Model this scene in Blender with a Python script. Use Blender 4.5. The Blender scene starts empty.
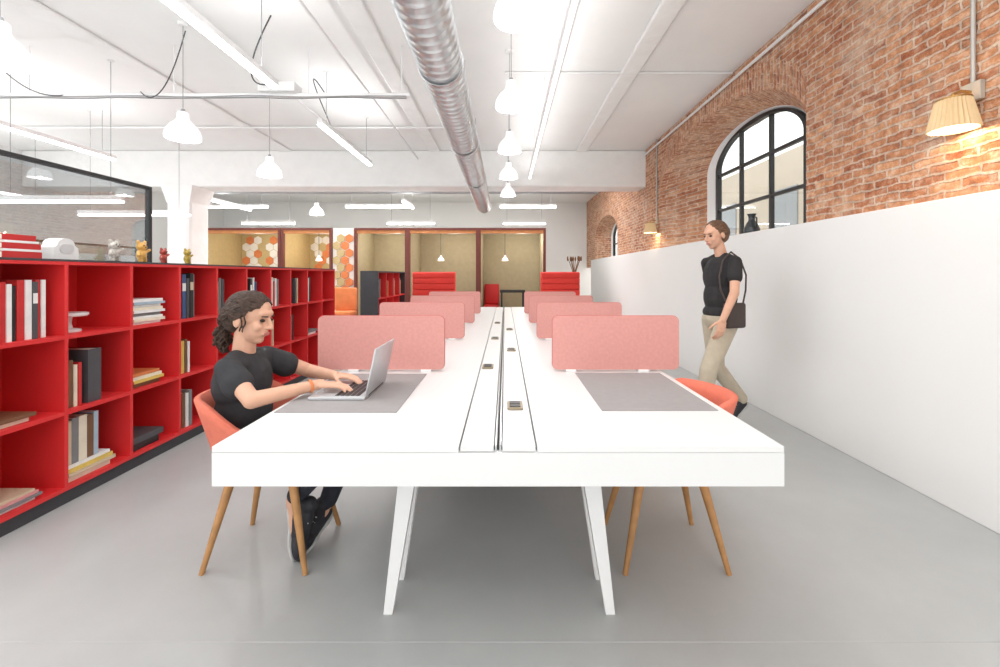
import bpy, bmesh, math, random
from mathutils import Vector, Matrix
random.seed(7)
S = bpy.context.scene; C = S.collection
PI = math.pi
ORG = {}
def lin(c):
    o = []
    for v in c[:3]:
        v = v/255.0
        o.append(v/12.92 if v <= .04045 else ((v+.055)/1.055)**2.4)
    return (o[0], o[1], o[2], 1)
MATS = {}
def mat(name, rgb=(200,200,200), rough=.5, metal=0, var=.05, scale=9, bump=0, emit=0, ecol=None, bscale=None, detail=4):
    if name in MATS: return MATS[name]
    m = bpy.data.materials.new(name); m.use_nodes = True
    nt = m.node_tree; N = nt.nodes; L = nt.links
    b = N['Principled BSDF']
    c = lin(rgb)
    tc = N.new('ShaderNodeTexCoord'); no = N.new('ShaderNodeTexNoise')
    no.inputs['Scale'].default_value = scale; no.inputs['Detail'].default_value = detail
    L.new(tc.outputs['Object'], no.inputs['Vector'])
    r = N.new('ShaderNodeValToRGB')
    r.color_ramp.elements[0].position = .3; r.color_ramp.elements[1].position = .7
    r.color_ramp.elements[0].color = tuple(max(0, x*(1-var)) for x in c[:3])+(1,)
    r.color_ramp.elements[1].color = tuple(min(1, x*(1+var)) for x in c[:3])+(1,)
    L.new(no.outputs['Fac'], r.inputs['Fac']); L.new(r.outputs['Color'], b.inputs['Base Color'])
    b.inputs['Roughness'].default_value = rough; b.inputs['Metallic'].default_value = metal
    if bump:
        n2 = N.new('ShaderNodeTexNoise'); n2.inputs['Scale'].default_value = bscale or scale*4
        L.new(tc.outputs['Object'], n2.inputs['Vector'])
        bp = N.new('ShaderNodeBump'); bp.inputs['Strength'].default_value = bump; bp.inputs['Distance'].default_value = .02
        L.new(n2.outputs['Fac'], bp.inputs['Height']); L.new(bp.outputs['Normal'], b.inputs['Normal'])
    if emit:
        b.inputs['Emission Color'].default_value = lin(ecol or rgb); b.inputs['Emission Strength'].default_value = emit
    MATS[name] = m
    return m
def glass_mat(name, tint, lo, hi):
    m = bpy.data.materials.new(name); m.use_nodes = True
    nt = m.node_tree; N = nt.nodes; L = nt.links
    N.remove(N['Principled BSDF']); out = N['Material Output']
    tr = N.new('ShaderNodeBsdfTransparent'); tr.inputs['Color'].default_value = lin(tint)
    gl = N.new('ShaderNodeBsdfGlossy'); gl.inputs['Roughness'].default_value = .01
    lw = N.new('ShaderNodeLayerWeight'); lw.inputs['Blend'].default_value = .3
    mr = N.new('ShaderNodeMapRange'); mr.inputs['To Min'].default_value = lo; mr.inputs['To Max'].default_value = hi
    L.new(lw.outputs['Facing'], mr.inputs['Value'])
    mx = N.new('ShaderNodeMixShader')
    L.new(mr.outputs['Result'], mx.inputs['Fac']); L.new(tr.outputs['BSDF'], mx.inputs[1]); L.new(gl.outputs['BSDF'], mx.inputs[2])
    L.new(mx.outputs['Shader'], out.inputs['Surface'])
    return m
def brick_mat():
    m = bpy.data.materials.new('old_brick'); m.use_nodes = True
    nt = m.node_tree; N = nt.nodes; L = nt.links; b = N['Principled BSDF']
    uv = N.new('ShaderNodeTexCoord')
    nz = N.new('ShaderNodeTexNoise'); nz.inputs['Scale'].default_value = 8; nz.inputs['Detail'].default_value = 7; nz.inputs['Roughness'].default_value = .65
    L.new(uv.outputs['UV'], nz.inputs['Vector'])
    sub = N.new('ShaderNodeVectorMath'); sub.operation = 'MULTIPLY_ADD'
    sub.inputs[1].default_value = (.07,.058,0)
    L.new(nz.outputs['Color'], sub.inputs[0]); L.new(uv.outputs['UV'], sub.inputs[2])
    bt = N.new('ShaderNodeTexBrick'); bt.inputs['Scale'].default_value = 1
    bt.inputs['Mortar Size'].default_value = .0095; bt.inputs['Mortar Smooth'].default_value = .45
    bt.inputs['Brick Width'].default_value = .19; bt.inputs['Row Height'].default_value = .054
    bt.inputs['Bias'].default_value = 0
    bt.inputs['Color1'].default_value = lin((154,78,48)); bt.inputs['Color2'].default_value = lin((228,172,128))
    bt.inputs['Mortar'].default_value = lin((232,219,202))
    L.new(sub.outputs[0], bt.inputs['Vector'])
    n2 = N.new('ShaderNodeTexNoise'); n2.inputs['Scale'].default_value = 12; n2.inputs['Detail'].default_value = 8; n2.inputs['Roughness'].default_value = .75
    L.new(uv.outputs['UV'], n2.inputs['Vector'])
    r2 = N.new('ShaderNodeValToRGB'); r2.color_ramp.elements[0].position = .37; r2.color_ramp.elements[1].position = .63
    r2.color_ramp.elements[0].color = lin((108,54,36)); r2.color_ramp.elements[1].color = lin((244,222,198))
    e = r2.color_ramp.elements.new(.5); e.color = lin((206,136,92))
    L.new(n2.outputs['Fac'], r2.inputs['Fac'])
    mx = N.new('ShaderNodeMix'); mx.data_type = 'RGBA'; mx.inputs[0].default_value = .5
    L.new(bt.outputs['Color'], mx.inputs[6]); L.new(r2.outputs['Color'], mx.inputs[7])
    n3 = N.new('ShaderNodeTexNoise'); n3.inputs['Scale'].default_value = 1.8; n3.inputs['Detail'].default_value = 9; n3.inputs['Roughness'].default_value = .75
    L.new(uv.outputs['UV'], n3.inputs['Vector'])
    r3 = N.new('ShaderNodeMapRange'); r3.inputs['From Min'].default_value = .49; r3.inputs['From Max'].default_value = .72; r3.inputs['To Max'].default_value = .6
    L.new(n3.outputs['Fac'], r3.inputs['Value'])
    m3 = N.new('ShaderNodeMix'); m3.data_type = 'RGBA'; m3.inputs[7].default_value = lin((238,222,200))
    L.new(r3.outputs['Result'], m3.inputs[0]); L.new(mx.outputs[2], m3.inputs[6])
    L.new(m3.outputs[2], b.inputs['Base Color'])
    b.inputs['Roughness'].default_value = .9
    ad = N.new('ShaderNodeMath'); ad.operation = 'MULTIPLY_ADD'; ad.inputs[1].default_value = -.8
    L.new(n2.outputs['Fac'], ad.inputs[0]); L.new(bt.outputs['Fac'], ad.inputs[2])
    bp = N.new('ShaderNodeBump'); bp.inputs['Strength'].default_value = 1; bp.inputs['Distance'].default_value = .018; bp.invert = True
    L.new(ad.outputs[0], bp.inputs['Height']); L.new(bp.outputs['Normal'], b.inputs['Normal'])
    return m
def floor_mat():
    m = bpy.data.materials.new('polished_concrete'); m.use_nodes = True
    nt = m.node_tree; N = nt.nodes; L = nt.links; b = N['Principled BSDF']
    tc = N.new('ShaderNodeTexCoord')
    n1 = N.new('ShaderNodeTexNoise'); n1.inputs['Scale'].default_value = 1.1; n1.inputs['Detail'].default_value = 6; n1.inputs['Roughness'].default_value = .6
    L.new(tc.outputs['Object'], n1.inputs['Vector'])
    r = N.new('ShaderNodeValToRGB'); r.color_ramp.elements[0].position = .2; r.color_ramp.elements[1].position = .8
    r.color_ramp.elements[0].color = lin((168,171,171)); r.color_ramp.elements[1].color = lin((190,192,191))
    L.new(n1.outputs['Fac'], r.inputs['Fac']); L.new(r.outputs['Color'], b.inputs['Base Color'])
    n2 = N.new('ShaderNodeTexNoise'); n2.inputs['Scale'].default_value = 2; n2.inputs['Detail'].default_value = 3
    L.new(tc.outputs['Object'], n2.inputs['Vector'])
    mr = N.new('ShaderNodeMapRange'); mr.inputs['To Min'].default_value = .24; mr.inputs['To Max'].default_value = .38
    L.new(n2.outputs['Fac'], mr.inputs['Value']); L.new(mr.outputs['Result'], b.inputs['Roughness'])
    return m

class MB:
    def __init__(s): s.bm = bmesh.new()
    def faces_from_rings(s, rings, close0=True, close1=True, loop=True):
        bm = s.bm; R = [[bm.verts.new(p) for p in ring] for ring in rings]
        n = len(R[0])
        for a, b in zip(R[:-1], R[1:]):
            for i in range(n if loop else n-1):
                j = (i+1) % n
                bm.faces.new((a[i], a[j], b[j], b[i]))
        if close0: bm.faces.new(list(reversed(R[0])))
        if close1: bm.faces.new(R[-1])
        return R
    def box(s, x0, x1, y0, y1, z0, z1, bev=0, seg=2):
        M = Matrix.Translation(((x0+x1)/2,(y0+y1)/2,(z0+z1)/2)) @ Matrix.Diagonal((abs(x1-x0),abs(y1-y0),abs(z1-z0),1))
        g = bmesh.ops.create_cube(s.bm, size=1, matrix=M)
        if bev:
            es = list({e for v in g['verts'] for e in v.link_edges})
            bmesh.ops.bevel(s.bm, geom=es, offset=bev, segments=seg, profile=.5, affect='EDGES')
        return s
    def obox(s, M, sx, sy, sz, bev=0, seg=2):
        g = bmesh.ops.create_cube(s.bm, size=1, matrix=M @ Matrix.Diagonal((sx,sy,sz,1)))
        if bev:
            es = list({e for v in g['verts'] for e in v.link_edges})
            bmesh.ops.bevel(s.bm, geom=es, offset=bev, segments=seg, profile=.5, affect='EDGES')
        return s
    def frame(s, d):
        d = d.normalized(); a = Vector((0,0,1)) if abs(d.z) < .9 else Vector((1,0,0))
        u = d.cross(a).normalized(); return u, d.cross(u).normalized()
    def cyl(s, p0, p1, r0, r1=None, n=16):
        p0 = Vector(p0); p1 = Vector(p1); r1 = r0 if r1 is None else r1
        u, w = s.frame(p1-p0)
        s.faces_from_rings([[p + r*(math.cos(2*PI*i/n)*u + math.sin(2*PI*i/n)*w) for i in range(n)] for p, r in ((p0,r0),(p1,r1))])
        return s
    def bar(s, p0, p1, w0, d0, w1=None, d1=None):
        p0 = Vector(p0); p1 = Vector(p1); w1 = w1 or w0; d1 = d1 or d0
        rings = []
        for p, w, d in ((p0,w0,d0),(p1,w1,d1)):
            rings.append([p+Vector((a*w/2,b*d/2,0)) for a, b in ((-1,-1),(1,-1),(1,1),(-1,1))])
        s.faces_from_rings(rings); return s
    def tube(s, pts, r, n=8):
        pts = [Vector(p) for p in pts]; rings = []
        up = None
        for i, p in enumerate(pts):
            d = (pts[min(i+1,len(pts)-1)] - pts[max(i-1,0)]).normalized()
            if up is None: u, w = s.frame(d)
            else:
                w = (up - d*up.dot(d)).normalized(); u = w.cross(d).normalized()
            up = w
            rings.append([p + r*(math.cos(2*PI*k/n)*u + math.sin(2*PI*k/n)*w) for k in range(n)])
        s.faces_from_rings(rings); return s
    def lathe(s, prof, loc=(0,0,0), n=32, c0=False, c1=False, mod=None):
        loc = Vector(loc); rings = []
        for r, z in prof:
            rings.append([loc + Vector((r*(mod(i) if mod else 1)*math.cos(2*PI*i/n), r*(mod(i) if mod else 1)*math.sin(2*PI*i/n), z)) for i in range(n)])
        s.faces_from_rings(rings, c0, c1); return s
    def ell(s, c, rad, R=None, nu=18, nv=11):
        M = Matrix.Translation(Vector(c)) @ (R.to_4x4() if R else Matrix.Identity(4)) @ Matrix.Diagonal((rad[0],rad[1],rad[2],1))
        bmesh.ops.create_uvsphere(s.bm, u_segments=nu, v_segments=nv, radius=1, matrix=M); return s
    def cap(s, p0, r0, p1, r1, n=14):
        p0 = Vector(p0); p1 = Vector(p1); d = (p1-p0).normalized(); u, w = s.frame(d); rings = []
        for k in range(1, 6):
            a = -PI/2 + PI/2*k/5; rings.append((p0+d*r0*math.sin(a), r0*math.cos(a)))
        for k in range(0, 5):
            a = PI/2*k/5; rings.append((p1+d*r1*math.sin(a), r1*math.cos(a)))
        s.faces_from_rings([[p + r*(math.cos(2*PI*i/n)*u + math.sin(2*PI*i/n)*w) for i in range(n)] for p, r in rings]); return s
    def prism(s, pts, y0, y1):
        s.faces_from_rings([[Vector((x,y,z)) for x, z in pts] for y in (y0,y1)]); return s
    def prism_x(s, pts, x0, x1):
        s.faces_from_rings([[Vector((x,y,z)) for y, z in pts] for x in (x0,x1)]); return s
    def build(s, name, m, parent=None, smooth=False, origin=None, angle=40):
        bmesh.ops.recalc_face_normals(s.bm, faces=s.bm.faces)
        org = ORG[parent] if parent else Vector(origin or (0,0,0))
        bmesh.ops.translate(s.bm, verts=s.bm.verts, vec=-org)
        me = bpy.data.meshes.new(name); s.bm.to_mesh(me); s.bm.free()
        if smooth:
            for p in me.polygons: p.use_smooth = True
            try: me.set_sharp_from_angle(angle=math.radians(angle))
            except Exception: pass
        me.materials.append(m)
        o = bpy.data.objects.new(name, me); C.objects.link(o)
        if parent: o.parent = parent
        else: o.location = org
        ORG[o] = org
        return o
def tag(o, label, cat, group=None):
    o['label'] = label; o['category'] = cat
    if group: o['group'] = group
    return o
def struct(o): o['kind'] = 'structure'; return o
def thing(name, label, cat, loc=(0,0,0), group=None):
    o = bpy.data.objects.new(name, None); C.objects.link(o); o.location = loc; o.empty_display_size = .1
    ORG[o] = Vector(loc); return tag(o, label, cat, group)
def dup(root, loc, rotz=None, label=None, group=None):
    r = root.copy(); C.objects.link(r); r.location = loc
    if rotz is not None: r.rotation_euler = (0,0,rotz)
    if label: r['label'] = label
    if group: r['group'] = group
    for ch in list(root.children):
        c = ch.copy(); C.objects.link(c); c.parent = r
        for g in list(ch.children):
            d = g.copy(); C.objects.link(d); d.parent = c
    return r
def rrect(x0, x1, z0, z1, r, n=6):
    pts = []
    for cx, cz, a0 in ((x1-r,z1-r,0),(x0+r,z1-r,90),(x0+r,z0+r,180),(x1-r,z0+r,270)):
        for k in range(n+1):
            a = math.radians(a0+90*k/n); pts.append((cx+r*math.cos(a), cz+r*math.sin(a)))
    return pts
ORD = ['first','second','third','fourth','fifth','sixth','seventh','eighth','ninth','tenth','eleventh','twelfth']

# ------------------------------------------------------------------ materials
M_white = mat('white_plaster', (247,247,246), .85, var=.012, scale=3, bump=.08, bscale=14)
M_rough = mat('rough_white_plaster', (247,247,246), .9, var=.02, scale=6, bump=.6, bscale=7)
M_wall = mat('white_wall_paint', (238,238,237), .6, var=.01, scale=1.5)
M_table = mat('white_laminate', (228,229,229), .35, var=.008, scale=2)
M_leg = mat('white_powder_coat', (238,238,238), .35, var=.01)
M_black = mat('black_metal', (32,32,34), .4, var=.1)
M_dark = mat('charcoal_board', (62,62,66), .6, var=.08)
M_red = mat('red_lacquer', (220,46,48), .5, var=.04, scale=3)
M_pink = mat('salmon_felt', (212,152,145), .95, var=.05, scale=60, bump=.1, bscale=300)
M_coral = mat('coral_upholstery', (220,118,95), .8, var=.05, scale=40, bump=.12, bscale=250)
M_oak = mat('oak_wood', (180,132,82), .5, var=.18, scale=14)
M_pad = mat('grey_desk_mat', (154,150,150), .85, var=.03, scale=30)
M_alu = mat('aluminium', (200,201,203), .3, metal=.9, var=.04)
M_steel = mat('galvanised_steel', (212,217,220), .3, metal=.7, var=.1, scale=7)
M_gap_shade = mat('dark_gap_shade', (70,70,70), .6)  # dark colour standing in for shade below the desk gaps
M_lamp = mat('white_lamp_enamel', (252,252,252), .4, var=.005, emit=.5)
M_bulb = mat('lit_bulb', (255,250,240), .3, emit=12)
M_led = mat('led_diffuser', (255,255,255), .3, var=.002, emit=9)
M_paper = mat('book_pages', (238,232,218), .9, var=.06, scale=80)
M_skin = mat('skin', (214,166,140), .55, var=.06, scale=18)
M_hair = mat('dark_brown_hair', (64,46,36), .65, var=.5, scale=60, bump=.5, bscale=120)
M_hair2 = mat('brown_hair', (106,77,56), .65, var=.3, scale=60, bump=.5, bscale=120)
M_tee = mat('charcoal_cotton', (50,50,53), .9, var=.12, scale=20, bump=.25, bscale=22)
M_tee2 = mat('black_jersey', (44,42,44), .9, var=.12, scale=20, bump=.25, bscale=22)
M_jean = mat('dark_denim', (44,46,56), .9, var=.15, scale=40, bump=.15, bscale=30)
M_khaki = mat('khaki_cotton', (194,182,162), .9, var=.06, scale=20, bump=.25, bscale=20)
M_shoe = mat('black_shoe', (42,42,48), .6)
M_sole = mat('pale_rubber_sole', (190,190,188), .7)
M_eye = mat('eye_dark', (40,28,24), .2)
M_lip = mat('lips', (190,118,108), .5)
M_brick = brick_mat(); M_floor = floor_mat()
M_glass = glass_mat('clear_glass', (246,248,248), .03, .22)
M_pglass = glass_mat('partition_glass', (232,235,236), .12, .5)
M_frame = mat('dark_red_frame', (106,50,40), .6, var=.12)
M_beige = mat('beige_felt', (188,176,146), .95, var=.05, scale=12)
M_yel = mat('ochre_felt', (196,174,126), .95, var=.05, scale=12)
M_cream = mat('cream_felt', (236,232,224), .95, var=.04)
M_orange = mat('orange_felt', (220,132,82), .95, var=.08)
M_shade = mat('pleated_linen_shade', (214,188,148), .8, var=.06, emit=.12, ecol=(255,212,150))
M_brass = mat('brass', (176,138,84), .35, metal=.8)
M_grey = mat('grey_cable', (150,151,152), .6)
M_dcab = mat('dark_cable', (80,80,82), .6)
M_pale = mat('pale_grey_pipe', (206,207,208), .5)

# ------------------------------------------------------------------ the setting
ZC = 3.5
struct(MB().box(-8.6,2.95,-2.5,13.6,-.12,0).build('floor', M_floor))
struct(MB().box(-8.6,2.95,1.549,1.553,.0,.0012).build('trim_1', mat('floor_joint', (184,185,185), .6)))
struct(MB().box(-8.6,2.95,-2.5,13.6,ZC,ZC+.15).build('ceiling', M_white))
struct(MB().box(-8.6,2.95,13.6,13.75,0,ZC).build('wall_back', M_wall))
struct(MB().box(-8.75,-8.6,-2.5,13.6,0,ZC).build('wall_left', M_wall))
struct(MB().box(2.437,2.56,-2.5,12.6,0,1.705,.006).build('wall_right_lower', M_wall))
struct(MB().box(-8.6,2.62,7.9,8.4,2.85,ZC,.03).build('ceiling_beam', M_rough))
cm = MB(); cm.box(-5.97,-5.55,7.82,8.35,0,2.62,.06)
cm.bar((-5.76,8.09,2.56),(-5.76,8.09,2.86),.41,.52,.56,.60)
struct(cm.build('column', M_rough))
for x, w in ((1.36,.20),(-1.25,.20),(-3.9,.24)):
    struct(MB().box(x-w/2,x+w/2,-2.5,7.92,ZC-.028,ZC,.02,3).build('ceiling_joist', M_rough))
M_ext = mat('beige_render', (206,194,176), .9, var=.08, scale=1.2)
struct(MB().box(6.2,6.4,-2,18,-3,4.0).build('wall_exterior', M_ext))
for i, (y, z) in enumerate(((6.9,1.6),(9.4,1.6),(11.9,1.6),(14.4,1.6))):
    struct(MB().box(6.17,6.2,y,y+1.0,z,z+1.6).build('window_%d' % (i+3), mat('far_window_grey',(150,156,160),.2)))
XB = 2.50; XW = 2.94
def arch(u): return max(0, 1-abs(u)**2.2)**.6
OPEN = [dict(f=(3.69,7.15,2.62,3.22), b=(4.25,6.10,2.70,3.10)), dict(f=(9.9,12.3,2.3,2.75), b=(10.3,11.9,2.3,2.65))]
ZS = 1.69
def brick_wall():
    bm = bmesh.new(); uvl = bm.loops.layers.uv.new('UVMap')
    def quad(P, U, mi=0):
        f = bm.faces.new([bm.verts.new(p) for p in P]); f.material_index = mi
        for l, u in zip(f.loops, U): l[uvl].uv = u
    def col(y0, y1, za0, za1, zb0, zb1):
        quad([(XB,y0,za0),(XB,y1,za1),(XB,y1,zb1),(XB,y0,zb0)], [(y0,za0),(y1,za1),(y1,zb1),(y0,zb0)])
    y = -2.5
    for op in OPEN:
        ya, yb, zs, za = op['f']; y2a, y2b, zs2, za2 = op['b']
        col(y, ya, 1.5, 1.5, ZC, ZC)
        N = 32; us = [-math.cos(PI*i/N) for i in range(N+1)]
        F = [(ya, ZS)] + [((ya+yb)/2+u*(yb-ya)/2, zs+(za-zs)*arch(u)) for u in us] + [(yb, ZS)]
        B = [(y2a, ZS)] + [((y2a+y2b)/2+u*(y2b-y2a)/2, zs2+(za2-zs2)*arch(u)) for u in us] + [(y2b, ZS)]
        T = .82
        Mi = [(XB+(XW-XB)*T, f[0]+(b[0]-f[0])*T, f[1]+(b[1]-f[1])*T) for f, b in zip(F, B)]
        dl0 = 0
        for i in range(1, N+1):
            f0, f1 = F[i], F[i+1]
            g0 = (f0[0], min(ZC, f0[1]+.27)); g1 = (f1[0], min(ZC, f1[1]+.27))
            dl = math.hypot(f1[0]-f0[0], f1[1]-f0[1])
            quad([(XB,f0[0],f0[1]),(XB,f1[0],f1[1]),(XB,g1[0],g1[1]),(XB,g0[0],g0[1])], [(0,dl0),(0,dl0+dl),(.28,dl0+dl),(.28,dl0)])
            col(f0[0], f1[0], g0[1], g1[1], ZC, ZC); dl0 += dl
        d = 0
        for i in range(N+2):
            dl = math.hypot(F[i+1][0]-F[i][0], F[i+1][1]-F[i][1])
            quad([(XB,)+F[i], (XB,)+F[i+1], Mi[i+1], Mi[i]], [(0,d),(0,d+dl),(.42,d+dl),(.42,d)])
            quad([Mi[i], Mi[i+1], (XW,)+B[i+1], (XW,)+B[i]], [(.4,d),(.4,d+dl),(.5,d+dl),(.5,d)], 1)
            d += dl
        quad([(XB,ya,ZS),(XB,yb,ZS),(XW,y2b,ZS),(XW,y2a,ZS)], [(0,ya),(0,yb),(.4,y2b),(.4,y2a)], 1)
        col(ya, yb, 1.5, 1.5, ZS, ZS)
        y = yb
    col(y, 13.6, 1.5, 1.5, ZC, ZC)
    me = bpy.data.meshes.new('wall_right'); bm.to_mesh(me); bm.free(); me.materials.append(M_brick); me.materials.append(M_rough)
    o = bpy.data.objects.new('wall_right', me); C.objects.link(o); return struct(o)
brick_wall()
def window(i, op, ny, hz):
    ya, yb, zs, za = op['b']; yc = (ya+yb)/2; hw = (yb-ya)/2
    root = bpy.data.objects.new('window_%d' % i, None); C.objects.link(root); root.location = (XW, yc, ZS); ORG[root] = Vector((XW,yc,ZS)); struct(root)
    us = [-math.cos(PI*k/28) for k in range(29)]
    out = [(ya, ZS)] + [(yc+u*hw, zs+(za-zs)*arch(u)) for u in us] + [(yb, ZS)]
    w = .055
    inn = [(ya+w, ZS+w)] + [(yc+u*(hw-w), zs+(za-zs)*arch(u)-w*(1-abs(u))) for u in us] + [(yb-w, ZS+w)]
    m = MB()
    for k in range(len(out)):
        j = (k+1) % len(out)
        pts = [out[k], out[j], inn[j], inn[k]]
        m.prism_x(pts, XW-.05, XW+.01)
    for k in range(1, ny):
        y = ya+(yb-ya)*k/ny; zt = zs+(za-zs)*arch((y-yc)/hw)
        m.box(XW-.04, XW, y-.02, y+.02, ZS, zt-.02)
    for z in hz: m.box(XW-.038, XW-.002, ya+.02, yb-.02, z-.018, z+.018)
    m.build('window_frame', M_black, root)
    g = MB(); g.prism_x(out, XW-.022, XW-.016); g.build('window_glass', M_glass, root)
window(1, OPEN[0], 3, (2.15,2.62)); window(2, OPEN[1], 3, (2.1,))

# ------------------------------------------------------------------ long bench desk
TX = -.022; TY0 = 1.40; TY1 = 7.5; TZ = .74
desk = thing('bench_desk', 'long white shared bench desk with central cable channel and splayed legs', 'desk', (TX,(TY0+TY1)/2,0))
XL, XR = TX-.902, TX+.902
MB().box(XL,TX-.124,TY0,TY1,TZ-.02,TZ,.002).build('table_top', M_table, desk)
MB().box(TX+.124,XR,TY0,TY1,TZ-.02,TZ,.002).build('table_top', M_table, desk)
MB().box(TX-.119,TX-.014,TY0+.004,TY1,TZ-.018,TZ-.002,.001).build('channel_cover', M_table, desk)
MB().box(TX+.014,TX+.119,TY0+.004,TY1,TZ-.018,TZ-.002,.001).build('channel_cover', M_table, desk)
MB().box(TX-.010,TX-.004,TY0+.01,TY1,TZ-.03,TZ+.001).box(TX+.004,TX+.010,TY0+.01,TY1,TZ-.03,TZ+.001).build('channel_rail', M_alu, desk)
MB().box(TX-.13,TX+.13,TY0+.03,TY1-.02,TZ-.09,TZ-.06).build('gap_shade_board', M_gap_shade, desk)  # added dark board so the gaps in the top look shaded
MB().box(XL,XR,TY0,TY0+.025,.614,TZ-.0205).box(XL,XR,TY1-.025,TY1,.614,TZ-.0205).box(XL,XL+.025,TY0+.025,TY1-.025,.614,TZ-.0205).box(XR-.025,XR,TY0+.025,TY1-.025,.614,TZ-.0205).box(XL+.025,XR-.025,TY0+.025,TY1-.025,.66,.67).build('apron', M_table, desk)
for y in (1.78, 4.45, 7.1):
    for sx in (-1, 1):
        for dy in (-.09, .10):
            MB().bar((TX+sx*.42,y+dy,0),(TX+sx*.335,y+dy*.35,.66),.034,.03,.075,.05).build('leg', M_leg, desk)
for x, y in ((-.1,2.61),(.041,1.83),(-.085,3.78),(.045,3.2),(-.085,5.0),(.045,4.4)):
    p = MB().box(x-.032,x+.032,y-.05,y+.05,TZ-.0015,TZ+.008,.003).build('socket_box', mat('bronze_socket',(150,136,112),.4,metal=.4), desk)
    mm = MB()
    for k in (-.022,.022): mm.box(x-.022,x+.022,y+k-.017,y+k+.017,TZ+.008,TZ+.011,.001)
    mm.build('socket_insert', M_black, p)
# ------------------------------------------------------------------ divider screens
def divider(x0, x1, y, label):
    t = thing('desk_divider', label, 'divider', ((x0+x1)/2,y,TZ), 'salmon felt divider screens along the desk')
    m = MB(); m.prism(rrect(x0,x1,TZ+.012,TZ+.31,.03), y-.018, y+.018); m.build('screen', M_pink, t, smooth=True, angle=30)
    m = MB(); m.prism(rrect(x0-.003,x1+.003,TZ+.009,TZ+.313,.033), y-.004, y+.004); m.build('seam', mat('salmon_piping',(198,120,114),.9), t, smooth=True, angle=30)
    xa, xb = (x0+.1, x1-.2) if x0 > 0 else (x0+.2, x1-.1)
    for x in (xa, xb): MB().box(x-.03,x+.03,y-.03,y+.03,TZ+.0003,TZ+.013,.003).build('clamp', M_leg, t)
for k, y in enumerate((2.50,3.72,4.93,6.13)):
    divider(.267,.972,y,'salmon felt divider on the right half of the desk, %s from the front' % ORD[k])
    divider(-1.045,-.34,y,'salmon felt divider on the left half of the desk, %s from the front' % ORD[k])
tag(MB().box(.385,.848,1.765,2.44,TZ+.0003,TZ+.0032,.001).build('desk_mat', M_pad, origin=(.617,2.1,TZ)), 'grey desk mat lying empty on the right side of the desk', 'desk mat')
tag(MB().box(-.905,-.425,1.74,2.42,TZ+.0003,TZ+.0032,.001).build('desk_mat', M_pad, origin=(-.66,2.1,TZ)), 'grey desk mat under the open laptop', 'desk mat')
# ------------------------------------------------------------------ laptop
LZ = TZ+.0034
lap = thing('laptop', 'open silver laptop the seated woman types on', 'laptop', (-.72,2.06,LZ))
M_lap = mat('laptop_silver',(196,197,200),.42,metal=.45,var=.02)
MB().box(-.845,-.60,1.9,2.22,LZ,LZ+.014,.004).build('base', M_lap, lap, smooth=True)
kb = MB()
for i in range(5):
    for j in range(13): kb.box(-.735+i*.022,-.717+i*.022,1.922+j*.0215,1.940+j*.0215,LZ+.0142,LZ+.016)
kb.build('keyboard', M_black, lap)
MB().box(-.832,-.76,2.01,2.11,LZ+.014,LZ+.0146).build('trackpad', mat('trackpad_grey',(176,177,180),.3,metal=.5), lap)
R = Matrix.Rotation(math.radians(12),4,'Y')
Mx = Matrix.Translation((-.598,2.06,LZ+.014)) @ R
lid = MB().obox(Mx @ Matrix.Translation((0,0,.105)),.007,.32,.21,.003).build('lid', M_lap, lap, smooth=True)
MB().obox(Mx @ Matrix.Translation((-.0038,0,.108)),.001,.3,.186).build('display', mat('lit_screen',(225,232,240),.2,emit=.5), lid)
MB().cyl((-.6,1.95,LZ+.013),(-.6,2.17,LZ+.013),.006).build('hinge', M_dark, lap, smooth=True)

# ------------------------------------------------------------------ tub chairs
def chair(label, loc, rz):
    t = thing('tub_chair', label, 'chair')
    n = 48; rows = []
    def w(a):
        a = abs(a)
        if a < 50: return 1
        if a < 100: return 1-.42*(.5-.5*math.cos(PI*(a-50)/50))
        if a < 138: return .58*(.5+.5*math.cos(PI*(a-100)/38))
        return 0
    prof = [(.02,.405),(.12,.405),(.2,.412),(.235,.43)]
    m = MB(); rings = []
    for r, z in prof:
        rings.append([Vector((-r*math.cos(2*PI*i/n), r*math.sin(2*PI*i/n), z)) for i in range(n)])
    for k in range(1, 7):
        tt = k/6; ring = []
        for i in range(n):
            a = 360*i/n; a = a if a <= 180 else a-360
            ww = w(a); r = .235+.09*tt*ww; z = .43+.305*tt*ww + .004*tt
            ring.append(Vector((-r*math.cos(math.radians(a)), .95*r*math.sin(math.radians(a)), z)))
        rings.append(ring)
    m.faces_from_rings(rings, True, False)
    sh = m.build('shell', M_coral, t, smooth=True, angle=80)
    md = sh.modifiers.new('Solidify','SOLIDIFY'); md.thickness = .026; md.offset = -1
    MB().lathe([(.001,.412),(.195,.415),(.215,.43),(.2,.448),(.1,.456),(.001,.457)],n=40).build('seat_pad', M_coral, t, smooth=True)
    MB().lathe([(.001,.385),(.17,.385),(.17,.404),(.001,.404)],n=32).build('under_frame', M_oak, t, smooth=True)
    for sx in (-1,1):
        for sy in (-1,1):
            MB().cyl((sx*.222,sy*.192,0),(sx*.13,sy*.12,.40),.011,.021,14).build('leg', M_oak, t, smooth=True)
    t.location = loc; t.rotation_euler = (0,0,rz)
    return t
ch = chair('coral tub chair on oak legs with the seated woman in it', (-1.075,2.09,0), 0)
dup(ch, (.735,2.09,0), PI, 'empty coral tub chair pushed under the right side of the desk')

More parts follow.
